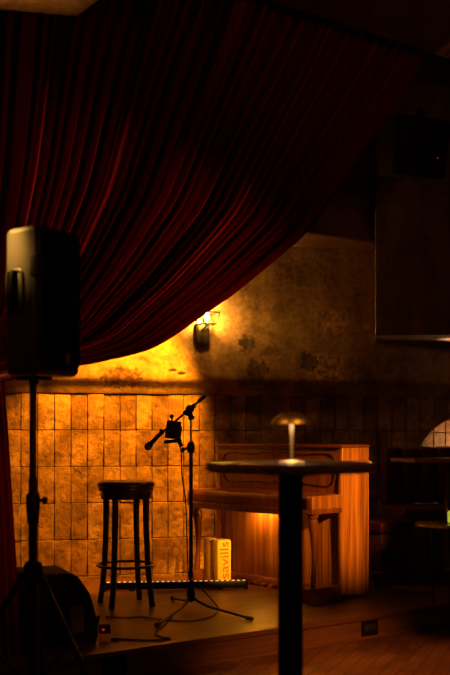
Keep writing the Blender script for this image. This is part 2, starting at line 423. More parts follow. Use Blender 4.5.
# arched niche behind the booth
b = B(); M2 = Matrix.Rotation(PI/2, 4, 'X')
out = arch_outline(ARC_R+0.03); inn = arch_outline(ARC_R, n=28)
n = len(inn); va = [[b.bm.verts.new((x, y, z)) for x, z in o_] for o_ in (out, inn) for y in (0.02, 0.34)]
for i in range(n-1):
    b.bm.faces.new((va[2][i], va[2][i+1], va[3][i+1], va[3][i])); b.bm.faces.new((va[0][i], va[1][i], va[1][i+1], va[0][i+1]))
    b.bm.faces.new((va[0][i], va[0][i+1], va[2][i+1], va[2][i]))
struct(b.build('niche_reveal', 'plaster2', back))
b = B()
b.box(ARC_A-ARC_R-.03, ARC_A+ARC_R+.03, 0.34, 0.40, 0.0, ARC_Z+ARC_R+.05)
struct(b.build('niche_back', 'pale', back))
b = B()
for i in range(9):
    for j in range(12):
        x0 = ARC_A-ARC_R+i*0.115; z0 = ST+j*0.115
        if z0 > ARC_Z+ARC_R: continue
        b.box(x0+.004, x0+.111, 0.325+random.uniform(-.002, .002), 0.345, z0+.004, z0+.111, 0.003, None, 1)
struct(b.build('niche_tiling', 'nichetile', back))

# overhanging upper wall (runs parallel to the stage front), soffit at 2.80 m
SOF = 2.80
p_r = P(411, 249, 1.55*F/189.0); d0 = p_r.y - p_r.x*TT
pl_ = [Vector((p_r.x, p_r.y, 0)), Vector((p_r.x, p_r.y, 0)) - TD*6.2]
poly = [(pl_[0].x, pl_[0].y), (p_r.x, p_r.y+0.6), (pl_[1].x, pl_[1].y+4.5), (pl_[1].x, pl_[1].y)]
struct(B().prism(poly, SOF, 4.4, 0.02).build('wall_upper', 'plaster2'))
# lower bulkhead above the booth
wp = P(375, 335, 7.19); q1 = P(450, 335, 7.19)
q1 = wp + (q1-wp)*5; wb = P(375.4, 335, 7.95)
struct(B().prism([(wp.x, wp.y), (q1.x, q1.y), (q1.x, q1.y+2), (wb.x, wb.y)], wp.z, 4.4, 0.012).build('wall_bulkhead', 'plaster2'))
# side walls, ceilings
struct(B().box(-4.6, -4.4, -2, 9, 0, 4.6).build('wall_left', 'plaster2'))
struct(B().box(5.6, 5.8, -2, 10, 0, 4.6).build('wall_right', 'plaster2'))
struct(B().box(-6, 7, 3, 11, 4.4, 4.6).build('ceiling', 'plaster2'))
e0, e1 = plane_pt(-6, 0, Z0-.02), plane_pt(7, 0, Z0-.02)
b = B().prism([(e0.x, e0.y), (e1.x, e1.y), (e1.x, -2), (e0.x, -2)], 3.75, 4.1, 0.03)
struct(b.build('ceiling_hall', 'plaster2'))
# low ceiling block over the left side of the hall
cor = P(78, 18, 4.15); zz = cor.z
u1 = Vector((math.sin(math.radians(37)), -math.cos(math.radians(37)), 0)); u2 = Vector((-math.cos(math.radians(12)), -math.sin(math.radians(12)), 0))
q = [cor, cor+u1*1.6, cor+u1*1.6+u2*2.6, cor+u2*2.6]
b = B(); b.prism([(p.x, p.y) for p in q], zz, 3.76, 0.02)
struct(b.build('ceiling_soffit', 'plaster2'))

# ================================================================== CURTAIN
ZC = 5.42
edge_px = [(428, 44), (422, 57), (395, 100), (360, 150), (325, 200), (300, 233), (270, 260), (230, 293), (195, 318), (150, 348), (100, 362), (60, 369), (20, 378), (-12, 386)]
E = [plane_sz(x, y, ZC) for x, y in edge_px]
T1, G1 = E[0], E[-1]
AB = [((T1[0]-s)/(T1[0]-G1[0]), (T1[1]-z)/(T1[1]-G1[1])) for s, z in E]
# resample along arc length
Ls = [0]
for i in range(1, len(AB)): Ls.append(Ls[-1]+math.hypot(AB[i][0]-AB[i-1][0], AB[i][1]-AB[i-1][1]))
sp = smooth_path([Vector((a, b_, 0)) for a, b_ in AB], 8)
NT = len(sp)
sL = plane_sz(-75, 0, ZC)[0]; sR = T1[0]; zT = max(T1[1], 3.95)
cur = thing('stage_curtain', 'huge dark red velvet curtain swept up across the stage and tied back at left', 'curtain', plane_pt(G1[0], ST, ZC))
O = cur.location.copy()
NU = 1500; b = B(); grid = []
NF = 40
for i in range(NU+1):
    u = i/NU
    ph = 2*PI*NF*u + 7.0*noise.noise((u*8, 3.1, 0)) + 2.5*noise.noise((u*27, 9.1, 0))
    amp = 0.056*(1+0.9*noise.noise((u*NF*0.6, 7.7, 0)))
    big = 0.09*noise.noise((u*11, 1.7, 4)) + 0.03*noise.noise((u*24, 5.7, 1))
    pk = math.sin(ph); fold = (1-abs(pk)**0.9*0.0)*pk
    fold = math.copysign(abs(pk)**0.75, pk)
    fold2 = 0.30*math.sin(2.37*ph+1.0+3*noise.noise((u*20, 0, 0)))
    sT = sL+(sR-sL)*u
    zt = zT + (T1[1]-zT)*max(0, (u-0.9)/0.1)
    gS = G1[0] - 0.10*(1-u); gZ = G1[1] + 0.16*(1-u)
    col = []
    for k in range(NT):
        a, bb = sp[k].x, sp[k].y
        t = k/(NT-1)
        w = 0.6+0.5*math.sin(PI*min(1, t*1.1))
        s = sT + a*(gS-sT); z = zt - bb*(zt-gZ)
        wob = noise.noise((u*30, t*3.0, 2.2))
        d = (amp*(fold+fold2+0.5*wob)*w + big*w) * (1-0.5*t**3)
        if u > 0.985: d += 0.02*math.sin(PI*(u-0.985)/0.015)
        pt = plane_pt(s, z, ZC, d)
        col.append(b.bm.verts.new(pt-O))
    grid.append(col)
for i in range(NU):
    for k in range(NT-1):
        b.bm.faces.new((grid[i][k], grid[i][k+1], grid[i+1][k+1], grid[i+1][k]))
sw = b.build('drape', 'velvet', cur, angle=80)
# hanging tail below the tie
b = B(); NU2, NV = 260, 40; grid = []
for i in range(NU2+1):
    u = i/NU2; col = []
    for k in range(NV+1):
        v = k/NV
        sl_, sr_ = plane_sz(-70, 500, ZC)[0], plane_sz(5+19*v**0.8, 500, ZC)[0]
        s = sl_+(sr_-sl_)*u
        z = G1[1]+0.06-(G1[1]+0.06-ST-0.004)*v
        ph = 2*PI*11*u+1.4*noise.noise((u*6, v*0.6, 3))
        d = (0.02+0.022*v)*math.sin(ph)+0.02*noise.noise((u*9, v*1.2, 8)) + 0.05*math.sin(PI*u)*(1-v)
        col.append(b.bm.verts.new(plane_pt(s, z, ZC-0.04, d)-O))
    grid.append(col)
for i in range(NU2):
    for k in range(NV):
        b.bm.faces.new((grid[i][k], grid[i][k+1], grid[i+1][k+1], grid[i+1][k]))
b.build('hanging_tail', 'velvet', cur, angle=80)
b = B(); tb = []
for k in range(25):
    a_ = 2*PI*k/24
    tb.append(plane_pt(G1[0]-0.05+0.15*math.cos(a_), G1[1]+0.03+0.03*math.cos(a_), ZC-.02, 0.11*math.sin(a_))-O)
b.tube(tb, 0.022, 10); b.build('tieback', 'redleather', cur)

# ================================================================== UPRIGHT PIANO
PH = math.radians(43); PWD, PD, PB = 1.26, 0.60, 0.30
rv = Vector((math.sin(PH), -math.cos(PH), 0)); ev = Vector((math.cos(PH), math.sin(PH), 0))
prf = P(312, 605, 6.17); prf.z = ST
piano = thing('upright_piano', 'small reddish wood upright piano with closed key lid standing across the stage', 'piano', prf-rv*PWD, math.atan2(rv.y, rv.x))
H = 1.055; KB, KT = 0.592, 0.715
def pp(name, b, mat, **k): return b.build(name, mat, piano, **k)
b = B()
sidepoly = [(PB, 0.03), (PD-.03, 0.0), (PD, 0.03), (PD, H-0.02), (PB+0.012, H-0.02), (PB-0.004, KT), (PB-0.004, KB)]
MY = Matrix(((0, 0, 1, 0), (1, 0, 0, 0), (0, 1, 0, 0), (0, 0, 0, 1)))     # polygon (y,z) extruded along x
for x0, x1 in ((0, 0.03), (PWD-0.03, PWD)):
    pp('side_panel', B().prism(sidepoly, x0, x1, 0.006, MY), 'piano')
pp('lid', B().box(-0.008, PWD+0.008, PB-0.002, PD+0.004, H-0.022, H, 0.006), 'pianod')
MU = Matrix.Translation((0, PB+0.012, 0))
up = pp('upper_panel', B().box(0.03, PWD-0.03, PB+0.012, PB+0.032, KT-0.02, H-0.022, 0.002), 'pianod')
# carved serpentine moulding on the upper panel
yf = PB+0.010; x0, x1, z0, z1 = 0.07, PWD-0.07, KT+0.05, H-0.065; xm = PWD/2
half_t = [(xm, z1-0.028), (xm+0.02, z1-0.012), (xm+0.06, z1+0.004), (xm+0.13, z1+0.006), (xm+0.20, z1-0.006), (xm+0.28, z1-0.008), (x1-0.10, z1), (x1-0.03, z1-0.012), (x1, z1-0.05)]
half_b = [(x1, (z0+z1)/2), (x1-0.005, z0+0.05), (x1-0.04, z0+0.006), (x1-0.11, z0), (xm+0.26, z0+0.012), (xm+0.16, z0+0.014), (xm+0.06, z0+0.002), (xm+0.02, z0+0.012), (xm, z0+0.026)]
path = half_t+half_b; left = [(2*xm-x, z) for x, z in path[::-1]][1:]
loop = smooth_path([(x, yf, z) for x, z in path+left], 6)
b = B(); b.tube(loop, 0.0055, 8); b.build('carved_moulding', 'ebony', up)
b = B(); b.tube([(x, yf, z) for x, z in ((0.04, H-.035), (PWD-.04, H-.035))], 0.005, 8); b.build('top_bead', 'ebony', up)
pp('lower_panel', B().box(0.03, PWD-0.03, PB+0.02, PB+0.04, 0.07, KB, 0.002), 'piano')
pp('back_board', B().box(0.03, PWD-0.03, PD-0.03, PD-0.008, 0.03, H-0.022), 'pianod')
pp('bottom_rail', B().box(0.03, PWD-0.03, PB-0.002, PB+0.05, 0.0, 0.075, 0.006), 'pianod')
pp('key_bed', B().box(0.0, PWD, 0.0, PB+0.02, KB, KB+0.032, 0.006), 'pianod')
# closed curved key lid between the arms
poly = [(0.022, KB+0.032), (0.022, KT-0.035), (0.035, KT-0.012), (0.06, KT-0.003), (PB+0.011, KT+0.004), (PB+0.011, KB+0.032)]
pp('key_lid', B().prism(poly, 0.052, PWD-0.052, 0.004, MY), 'pianod')
poly = [(0.0, KB+0.032), (0.0, KT-0.018), (0.006, KT-0.006), (0.018, KT), (PB+0.011, KT), (PB+0.011, KB+0.032)]
for x0 in (0.0, PWD-0.05):
    pp('arm', B().prism(poly, x0, x0+0.05, 0.004, MY), 'piano')
for xc in (0.045, PWD-0.045):
    b = B()
    prof = [(0.10, 0.017), (0.14, 0.019), (0.22, 0.017), (0.34, 0.021), (0.45, 0.029), (0.53, 0.036), (0.56, 0.030), (0.575, 0.040), (KB, 0.041)]
    b.tube([(xc, 0.055+0.02*math.sin((z-0.1)/0.49*PI), z) for z, r in prof], [r for z, r in prof], 14)
    pp('leg', b, 'pianod')
    pp('toe_block', B().box(xc-0.045, xc+0.045, 0.0, PB, 0.0, 0.10, 0.008), 'pianod')
    pp('castor', B().lathe([(0, 0.0), (0.02, 0.0), (0.02, 0.02), (0, 0.02)], 16, (xc, 0.02, 0.0)), 'brass')
for k in (-1, 0, 1):
    x = PWD/2 + k*0.085; y0 = PB-0.005
    b = B(); path = smooth_path([(x, y0+.03, 0.05), (x, y0-0.04, 0.055), (x, y0-0.09, 0.055), (x, y0-0.135, 0.042)], 5)
    n = len(path); b.tube(path, [0.009 + 0.011*max(0, (i/(n-1)-0.5)*2) for i in range(n)], 12)
    for v in b.bm.verts: v.co.z = 0.05+(v.co.z-0.05)*0.62
    pp('pedal', b, 'brass')
pp('work_light_strip', B().box(0.44, 0.62, 0.235, 0.255, KB-0.010, KB-0.0005, 0.002), 'strip')
pp('key_slip', B().box(0.05, PWD-0.05, 0.002, 0.02, KB-0.016, KB+0.002, 0.003), 'pianod')

# ================================================================== BOX FILES under the keyboard
def box_file(x, y, rot, wdt, label, text, dep=0.108):
    t = thing('box_file', label, 'box file', (x, y, ST), rot, 'yellow box files under the piano keyboard')
    hh = 0.345
    b = B(); b.box(-wdt/2, wdt/2, 0, dep, 0, hh, 0.003); b.build('case', 'yellow', t)
    b = B(); b.box(-wdt/2+0.006, wdt/2-0.006, 0.012, dep-0.006, hh, hh+0.003); b.build('paper_edges', 'pale', t)
    if text:
        cu = bpy.data.curves.new('lettering', 'FONT'); cu.body = text; cu.size = 0.118; cu.extrude = 0.0006; cu.space_character = 1.0; cu.offset = 0.0
        tmp = bpy.data.objects.new('tmp', cu); C.objects.link(tmp)
        bpy.context.view_layer.update()
        me = bpy.data.meshes.new_from_object(tmp.evaluated_get(bpy.context.evaluated_depsgraph_get()))
        bpy.data.objects.remove(tmp)
        xs = [v.co.x for v in me.vertices]; ys = [v.co.y for v in me.vertices]
        sc = 0.268/(max(xs)-min(xs)); sh = 0.072/(max(ys)-min(ys))
        for v in me.vertices:
            px_ = (v.co.x-min(xs))*sc; py_ = (v.co.y-(min(ys)+max(ys))/2)*sh
            v.co = Vector((-py_, -0.0008-v.co.z, 0.066+px_))
        me.materials.clear(); me.materials.append(MAT['redink'])
        o = bpy.data.objects.new('lettering', me); C.objects.link(o); o.parent = t
        o['label'] = 'red lettering running up the spine'
    return t
fr_ = math.radians(30); fx = Vector((math.cos(fr_), math.sin(fr_), 0)); fy = Vector((-math.sin(fr_), math.cos(fr_), 0))
f1 = Vector(((224.4-CX)*6.905/F, 6.905, 0)); f2 = f1 - fx*0.022 + fy*0.114
box_file(f1.x, f1.y, fr_, 0.112, 'yellow box file with red lettering up its bright spine', 'savills')
box_file(f2.x, f2.y, fr_, 0.063, 'plain yellow box file standing behind the lettered one under the piano', None)

# ================================================================== LED LIGHT BAR
A_, B_ = on_floor(104, 592), on_floor(248, 589.5)
d = B_-A_; Lb = d.length
bar = thing('light_bar', 'long low black lighting bar with a row of small pale lenses on the stage', 'stage light', A_, math.atan2(d.y, d.x))
b = B(); b.box(0.012, Lb-0.012, 0, 0.07, 0.012, 0.064, 0.004); b.build('housing', 'blackm', bar)
for x0 in (0, Lb-0.014):
    b = B(); b.box(x0, x0+0.014, -0.003, 0.073, 0.0, 0.068, 0.004); b.build('end_cap', 'black', bar)
for k in range(26):
    b = B(); xc = 0.03+(Lb-0.06)*k/25
    b.box(xc-0.011, xc+0.011, 0.004, 0.016, 0.063, 0.0695, 0.002, None, 1); b.build('lens', 'lens', bar)
for xc in (0.2, Lb-0.2):
    b = B(); b.box(xc-0.02, xc+0.02, 0.0, 0.07, 0.0, 0.013, 0.003); b.build('foot', 'rubber', bar)

# ================================================================== BAR STOOL
sc_ = on_floor(126, 604); sc_.y = 6.2; sc_.x = (126-CX)*6.2/F
stool = thing('bar_stool', 'round dark wooden bar stool with a padded seat and foot ring', 'stool', sc_)
SH = 0.82
b = B(); b.lathe([(0, SH), (0.14, SH-0.001), (0.172, SH-0.006), (0.187, SH-0.02), (0.189, SH-0.034), (0.180, SH-0.048), (0, SH-0.048)], 48); b.build('seat', 'leather', stool)
b = B(); b.lathe([(0, SH-0.048), (0.182, SH-0.048), (0.184, SH-0.056), (0.180, SH-0.066), (0.168, SH-0.068), (0.166, SH-0.118), (0.158, SH-0.12), (0.150, SH-0.118), (0.150, SH-0.07), (0, SH-0.07)], 48); b.build('apron', 'stoolw', stool)
for k, a0 in enumerate((-112, -22, 68, 158)):
    a_ = math.radians(a0); dx, dy = math.cos(a_), math.sin(a_)
    prof = [(SH-0.07, 0.150, .0215), (SH-0.2, 0.148, .021), (0.5, 0.150, .020), (0.28, 0.160, .0195), (0.12, 0.176, .019), (0.03, 0.190, .019), (0, 0.194, .0195)]
    b = B(); b.tube([(dx*r, dy*r, z) for z, r, q in prof], [q for z, r, q in prof], 12); b.build('leg', 'stoolw', stool)
b = B(); b.torus(0.186, 0.0095, (0, 0, 0.262)); b.build('foot_ring', 'stoolw', stool)

# ================================================================== MICROPHONE STAND
ms = on_floor(191, 609.5)
stand = thing('microphone_stand', 'black boom microphone stand on three flat legs in front of the wall', 'microphone stand', ms)
MZ = ms.y
def L(px, py, dz=0.0): return P(px, py, MZ+dz)-ms
for px, py in ((251, 621), (157, 627), (172, 600)):
    e = on_floor(px, py)-ms; e.z = 0.014
    b = B(); b.tube([(0, 0, 0.085), e*0.12+Vector((0, 0, 0.06)), e*0.3+Vector((0, 0, 0.035)), e], [0.010, 0.009, 0.008, 0.008], 10)
    b.build('leg', 'blackm', stand)
    b = B(); b.tube([e*0.93+Vector((0, 0, 0.002)), e*1.02], 0.013, 10); b.build('foot', 'rubber', stand)
b = B(); b.lathe([(0, 0.055), (0.02, 0.055), (0.026, 0.075), (0.026, 0.12), (0.016, 0.15), (0, 0.15)], 20); b.build('hub', 'black', stand)
pt = L(191.5, 448)
b = B(); b.tube([(0, 0, 0.05), (0, 0, pt.z)], 0.0125, 14); b.build('outer_tube', 'blackm', stand)
b = B(); b.tube([(0, 0, pt.z-.05), (0, 0, L(191, 412).z)], 0.008, 12); b.build('inner_tube', 'chrome', stand)
cl = B(); cl.lathe([(0, -0.03), (0.02, -0.03), (0.024, -0.015), (0.024, 0.025), (0.015, 0.04), (0, 0.04)], 18, (0, 0, pt.z)); cl.tube([(0, 0, pt.z+.01), L(182.5, 450)], 0.008, 10)
cl.tube([L(182.5, 450)+Vector((0, 0, 0.018)), L(182.5, 450)-Vector((0, 0, 0.018))], 0.007, 8)
cl.build('height_clutch', 'black', stand)
bt, bm_, be = L(205, 396, -.03), L(190, 409), L(163.5, 431.3, .03)
b = B(); b.tube([bt, be], 0.0075, 12); b.build('boom', 'blackm', stand)
dv = (be-bt).normalized()
b = B(); b.tube([bt-dv*0.005, bt+dv*0.055], 0.0125, 12); b.build('boom_grip', 'rubber', stand)
b = B(); b.tube([bm_-Vector((0, .03, 0)), bm_+Vector((0, .03, 0))], 0.026, 16); b.tube([bm_+dv*-.04, bm_+dv*.05], 0.0155, 12); b.tube([bm_-Vector((0, 0, .005)), L(191, 420)], 0.016, 12)
b.tube([L(187, 414, -.04), L(194, 418, -.05)], 0.011, 10)
b.build('boom_pivot', 'black', stand)
# box gripped on the boom
ga = thing('recorder_box', 'small black box with a knob clamped halfway along the microphone boom', 'audio box', ms+L(173.5, 430))
rot = Matrix.Rotation(math.radians(8), 4, 'Y')
b = B(); b.box(-0.048, 0.044, -0.03, 0.03, -0.058, 0.058, 0.006, rot); b.build('case', 'black', ga)
b = B(); b.box(0.034, 0.052, -0.022, 0.022, -0.075, 0.03, 0.004, rot); b.build('side_bracket', 'blackm', ga)
b = B(); b.tube([(-0.008, 0, 0.055), (-0.012, 0, 0.078)], 0.006, 8); b.lathe([(0, -.012), (.012, -.01), (.014, 0), (.01, .012), (0, .013)], 12, (-0.012, 0, 0.087)); b.build('knob', 'black', ga)
b = B(); b.box(-0.07, 0.045, -0.02, 0.02, -0.082, -0.06, 0.007, Matrix.Rotation(math.radians(-6), 4, 'Y')); b.tube([(0.035, 0, -.07), (0.055, 0, -.105)], .012, 10); b.build('clamp', 'black', ga)
# microphone
m0, m1 = ms+L(162.5, 431.5, .03), ms+L(149, 445.5, .05)
mv = (m1-m0).normalized()
mic = thing('microphone', 'black vocal microphone pointing down at the low end of the boom', 'microphone', m1)
b = B(); b.lathe([(0, 0), (0.008, 0.002), (0.012, 0.02), (0.015, 0.09), (0.017, 0.11), (0, 0.11)], 20, tuple(m1-mv*0.125-m1), mv); b.build('handle', 'black', mic)
b = B(); b.lathe([(0, 0.035), (0.012, 0.032), (0.021, 0.022), (0.025, 0.008), (0.0255, 0.0), (0.023, -0.012), (0.017, -0.022), (0, -0.022)], 24, (0, 0, 0), mv); b.build('head_grille', 'grille', mic)
b = B(); b.lathe([(0, -0.004), (0.0268, -0.004), (0.0268, 0.006), (0, 0.006)], 24, (0, 0, 0), mv); b.build('collar_ring', 'chrome', mic)
b = B(); b.tube([m0-m1-mv*0.01, m0-m1+mv*0.03], 0.014, 12); b.tube([m0-m1+mv*0.005, m0-m1+mv*0.005+Vector((-.012, 0, .018))], .010, 8); b.build('clip', 'rubber', mic)
# cables
def fl(px, py, z_=ST+0.0055):
    v = on_floor(px, py); v.z = z_; return v
pts = [ms+L(177, 440), ms+L(181, 452, -.03), ms+L(182, 475, -.03), ms+L(185.5, 500, -.03), ms+L(187, 540, -.03), ms+L(189, 575, -.03), ms+L(199, 585, -.06), ms+L(211, 599, -.05), fl(218, 609), fl(214, 616), fl(199, 621), fl(183, 622), fl(165, 621), fl(145, 618), fl(125, 618.5), fl(106, 617.5)]
b = B(); b.tube(smooth_path(pts, 8), 0.0042, 8)
tag(b.build('microphone_cable', 'rubber'), 'thin black cable hanging down the microphone stand and looping across the stage', 'cable')
pts = [fl(172, 617), fl(163, 627), fl(155, 634.5), fl(162, 638), fl(170, 639.5), fl(158, 641), fl(140, 641), fl(118, 640)]
cab = thing('floor_cable', 'black cable with a plug lying near the stage edge', 'cable', fl(115, 641))
o_ = cab.location.copy()
b = B(); b.tube([p-o_ for p in smooth_path(pts, 8)], 0.0048, 8); b.build('wire', 'rubber', cab)
b = B(); b.tube([fl(118, 641)-o_+Vector((0, 0, .003)), fl(111, 641)-o_+Vector((0, 0, .003))], 0.009, 10); b.build('plug', 'blackm', cab)

# ================================================================== STAGE MONITOR + small box
sm = on_floor(60, 647)
wm = thing('stage_monitor', 'black wedge shaped floor speaker with sloping side near the curtain', 'speaker', sm, math.radians(24))
k = 1/190.0
pr = [(-0.21, 0), (-0.215, 0.36), (-0.20, 0.385), (0.06, 0.385), (0.10, 0.365), (0.165, 0.27), (0.205, 0.13), (0.212, 0.05), (0.20, 0.0)]
MX = Matrix(((1, 0, 0, 0), (0, 0, 1, 0), (0, 1, 0, 0), (0, 0, 0, 1)))
b = B(); b.prism(pr, 0.0, 0.36, 0.014, MX); b.build('cabinet', 'black', wm)
pr2 = [(x*0.84-0.004, 0.19+(z-0.19)*0.84) for x, z in pr]
b = B(); b.prism(pr2, -0.008, 0.004, 0.004, MX); b.build('side_cheek', 'grille', wm)
b = B(); b.box(0.055, 0.125, -0.012, 0.002, 0.07, 0.21, 0.004); b.build('connector_plate', 'grey', wm)
for x in (-0.14, 0.13):
    for y in (0.05, 0.31):
        b = B(); b.lathe([(0, -0.004), (0.014, -0.004), (0.016, 0.01), (0, 0.01)], 14, (x, y, 0.0)); b.build('foot', 'rubber', wm)
b = B()
b.tube(smooth_path([(0.213, 0.09, 0.06), (0.235, 0.09, 0.13), (0.235, 0.09, 0.10), (0.213, 0.09, 0.04)], 4), 0.006, 8); b.build('edge_handle', 'rubber', wm)
dpos = on_floor(105.5, 641.5)
di = thing('signal_box', 'small orange topped box with a red light beside the floor speaker', 'audio box', dpos, math.radians(10))
b = B(); b.box(-0.035, 0.022, 0.0, 0.06, 0.0, 0.04, 0.004); b.build('case', 'orange', di)
b = B(); b.box(-0.035, 0.028, 0.002, 0.06, 0.04, 0.085, 0.006); b.build('cover', 'black', di)
b = B(); b.lathe([(0, 0), (0.007, 0), (0.006, 0.004), (0, 0.006)], 12, (-0.012, 0.001, 0.064), (0, -1, 0)); b.build('indicator_light', 'redled', di)

# ================================================================== PA SPEAKER ON STAND
SD = 4.0
base = Vector(((33-CX)*SD/F, SD, 0.0))
pst = thing('speaker_stand', 'black tripod pole stand carrying the large speaker by the curtain', 'speaker stand', base)
hubz = CH+(HY-572)*SD/F
b = B(); b.tube([(0, 0, 0.16), (0, 0, 1.08)], 0.0195, 16); b.build('outer_tube', 'blackm', pst)
zt_ = CH+(HY-377)*SD/F
b = B(); b.tube([(0, 0, 1.0), (0, 0, zt_+0.0)], 0.0155, 16); b.build('inner_tube', 'blackm', pst)
zc = CH+(HY-500)*SD/F
b = B(); b.lathe([(0.0, -0.10), (0.024, -0.10), (0.027, -0.06), (0.03, -0.04), (0.03, 0.02), (0.023, 0.03), (0, 0.03)], 20, (0, 0, zc)); b.build('collar', 'black', pst)
b = B(); b.tube([(0.02, -.02, zc), (0.055, -.03, zc)], 0.008, 10); b.lathe([(0, 0), (.016, 0), (.018, .006), (.016, .014), (0, .014)], 12, (0.05, -.03, zc), (1, -.2, 0)); b.build('knob', 'black', pst)
b = B(); b.lathe([(0, -.05), (0.032, -.05), (0.04, -.03), (0.04, .03), (0.03, .045), (0, .045)], 20, (0, 0, hubz)); b.tube([(0, -.03, hubz+.02), (0, -.06, hubz+.04)], .008, 8); b.build('hub', 'black', pst)
for a0 in (-28, 200, 95):
    a_ = math.radians(a0); dx, dy = math.cos(a_), math.sin(a_)
    b = B(); b.tube([(dx*.035, dy*.035, hubz), (dx*.43, dy*.43, 0.022)], 0.0135, 12); lg = b.build('leg', 'blackm', pst)
    b = B(); b.tube([(dx*.415, dy*.415, 0.045), (dx*.44, dy*.44, 0.012)], 0.0185, 12); b.build('rubber_foot', 'rubber', lg)
    b = B(); b.tube([(dx*.02, dy*.02, 0.2), (dx*.2, dy*.2, 0.40)], 0.009, 8); b.build('brace', 'blackm', pst)
# cabinet: local x = along the grille face, local y = from the grille towards the rear
spk = thing('loudspeaker', 'large black moulded loudspeaker with carry handle raised in front of the curtain', 'speaker', (base.x+.004, base.y, zt_), math.radians(55))
SWd, SDp, SHt = 0.265, 0.30, 0.615
plan = [(-SWd/2, -SDp/2), (SWd/2, -SDp/2), (SWd/2, 0.03), (0.035, 0.10), (-0.035, 0.10), (-SWd/2, 0.03)]
t = bmesh.new()
va = [t.verts.new((x, y, 0.0)) for x, y in plan]; vb = [t.verts.new((x*0.98, y, SHt)) for x, y in plan]; nn = len(plan)
t.faces.new(va[::-1]); t.faces.new(vb)
for i in range(nn): t.faces.new((va[i], va[(i+1) % nn], vb[(i+1) % nn], vb[i]))
bmesh.ops.recalc_face_normals(t, faces=t.faces[:])
bmesh.ops.bevel(t, geom=list(t.edges), offset=0.03, segments=6, profile=0.5, affect='EDGES')
b = B(); b.merge(t); cabn = b.build('cabinet', 'cabinetp', spk)
b = B(); b.box(-SWd/2+0.022, SWd/2-0.022, -SDp/2-0.012, -SDp/2+0.012, 0.03, SHt-0.03, 0.010, None, 3); gr = b.build('front_grille', 'grille', spk)
b = B()
fr = [(-SWd/2+.02, .05), (-SWd/2+.045, .028), (SWd/2-.045, .028), (SWd/2-.02, .05), (SWd/2-.02, SHt-.05), (SWd/2-.045, SHt-.028), (-SWd/2+.045, SHt-.028), (-SWd/2+.02, SHt-.05), (-SWd/2+.02, .05)]
b.tube([(x, -SDp/2-.006, z) for x, z in fr], 0.006, 8); b.build('grille_rim', 'blackm', spk)
b = B(); b.box(SWd/2-0.105, SWd/2-0.085, -SDp/2-.016, -SDp/2-.010, 0.055, 0.095, .002); b.build('badge', 'edge', gr)
# side faces: carry handle on the side turned to the camera (-x side)
sx = -SWd/2
b = B(); pts = [(sx-.004, y, z) for y, z in ((-.06, .26), (-.075, .29), (-.075, .40), (-.06, .43), (.0, .43), (.015, .40), (.015, .29), (.0, .26), (-.06, .26))]
b.tube(smooth_path(pts, 3), 0.007, 8); b.build('handle_rim', 'cabinetp', spk)
b = B(); b.box(sx-.003, sx+.004, -.069, .009, .267, .423, .002); b.build('handle_recess', 'rubber', spk)
b = B(); b.tube([(sx-.012, -.03, .26), (sx-.02, -.03, .29), (sx-.02, -.03, .40), (sx-.012, -.03, .43)], 0.012, 10); b.build('handle_bar', 'black', spk)
b = B(); b.box(sx-.006, sx+.03, -SDp/2-.018, -SDp/2+.035, .40, .49, .01); b.build('grip_notch', 'rubber', spk)
b = B(); b.box(-.05, .05, -.06, .06, -.016, .004, .004); b.lathe([(0, -.03), (.022, -.03), (.024, 0), (0, 0)], 16); b.build('pole_cup', 'blackm', spk)

# ================================================================== WALL SCONCE
a_s, z_s = wall_az(200, 335)
sco = thing('wall_lantern', 'small lit iron lantern on a dark bracket plate on the plaster wall', 'wall lamp', wall_pt(a_s, z_s, 0.088), WA)
pxm = 7.42/F
b = B(); b.box(-6.5*pxm, 6.5*pxm, -0.03, 0.0, -10*pxm, 10*pxm, 0.005); b.build('bracket_plate', 'iron', sco)
lc = (0.012, -0.125); zb, zt2 = 0.062, 0.150
b = B(); b.tube(smooth_path([(0, -.03, .03), (0.0, -.08, .035), (0.008, -.115, .045), (lc[0], lc[1], zb)], 5), 0.007, 8); b.build('arm', 'iron', sco)
def lq(r): return [(lc[0]+r*math.cos(PI/4+k*PI/2+.25), lc[1]+r*math.sin(PI/4+k*PI/2+.25)) for k in range(4)]
lo, hi = lq(0.075), lq(0.105)
b = B()
for k in range(4):
    p, q_ = lo[k], hi[k]; p2, q2 = lo[(k+1) % 4], hi[(k+1) % 4]
    b.tube([(*p, zb), (*q_, zt2)], 0.0055, 8); b.tube([(*p, zb), (*p2, zb)], 0.0055, 8); b.tube([(*q_, zt2), (*q2, zt2)], 0.006, 8)
b.build('frame', 'iron', sco)
b = B()
b.tube([(*lo[0], zb), (*lo[2], zb)], .006, 8); b.build('cross_bar', 'iron', sco)
for k in range(4):
    p, q_ = lo[k], hi[k]; p2, q2 = lo[(k+1) % 4], hi[(k+1) % 4]
    b = B(); vs = [b.bm.verts.new(v) for v in ((*p, zb), (*p2, zb), (*q2, zt2), (*q_, zt2))]; b.bm.faces.new(vs); b.build('pane', 'glass', sco)
b = B(); b.lathe([(0, 0), (.012, 0), (.012, .03), (0, .03)], 14, (lc[0], lc[1], zb)); b.build('socket', 'pale', sco)
b = B(); b.lathe([(0, .03), (.010, .032), (.017, .05), (.015, .065), (.006, .085), (0, .092)], 16, (lc[0], lc[1], zb)); b.build('bulb', 'bulb', sco)

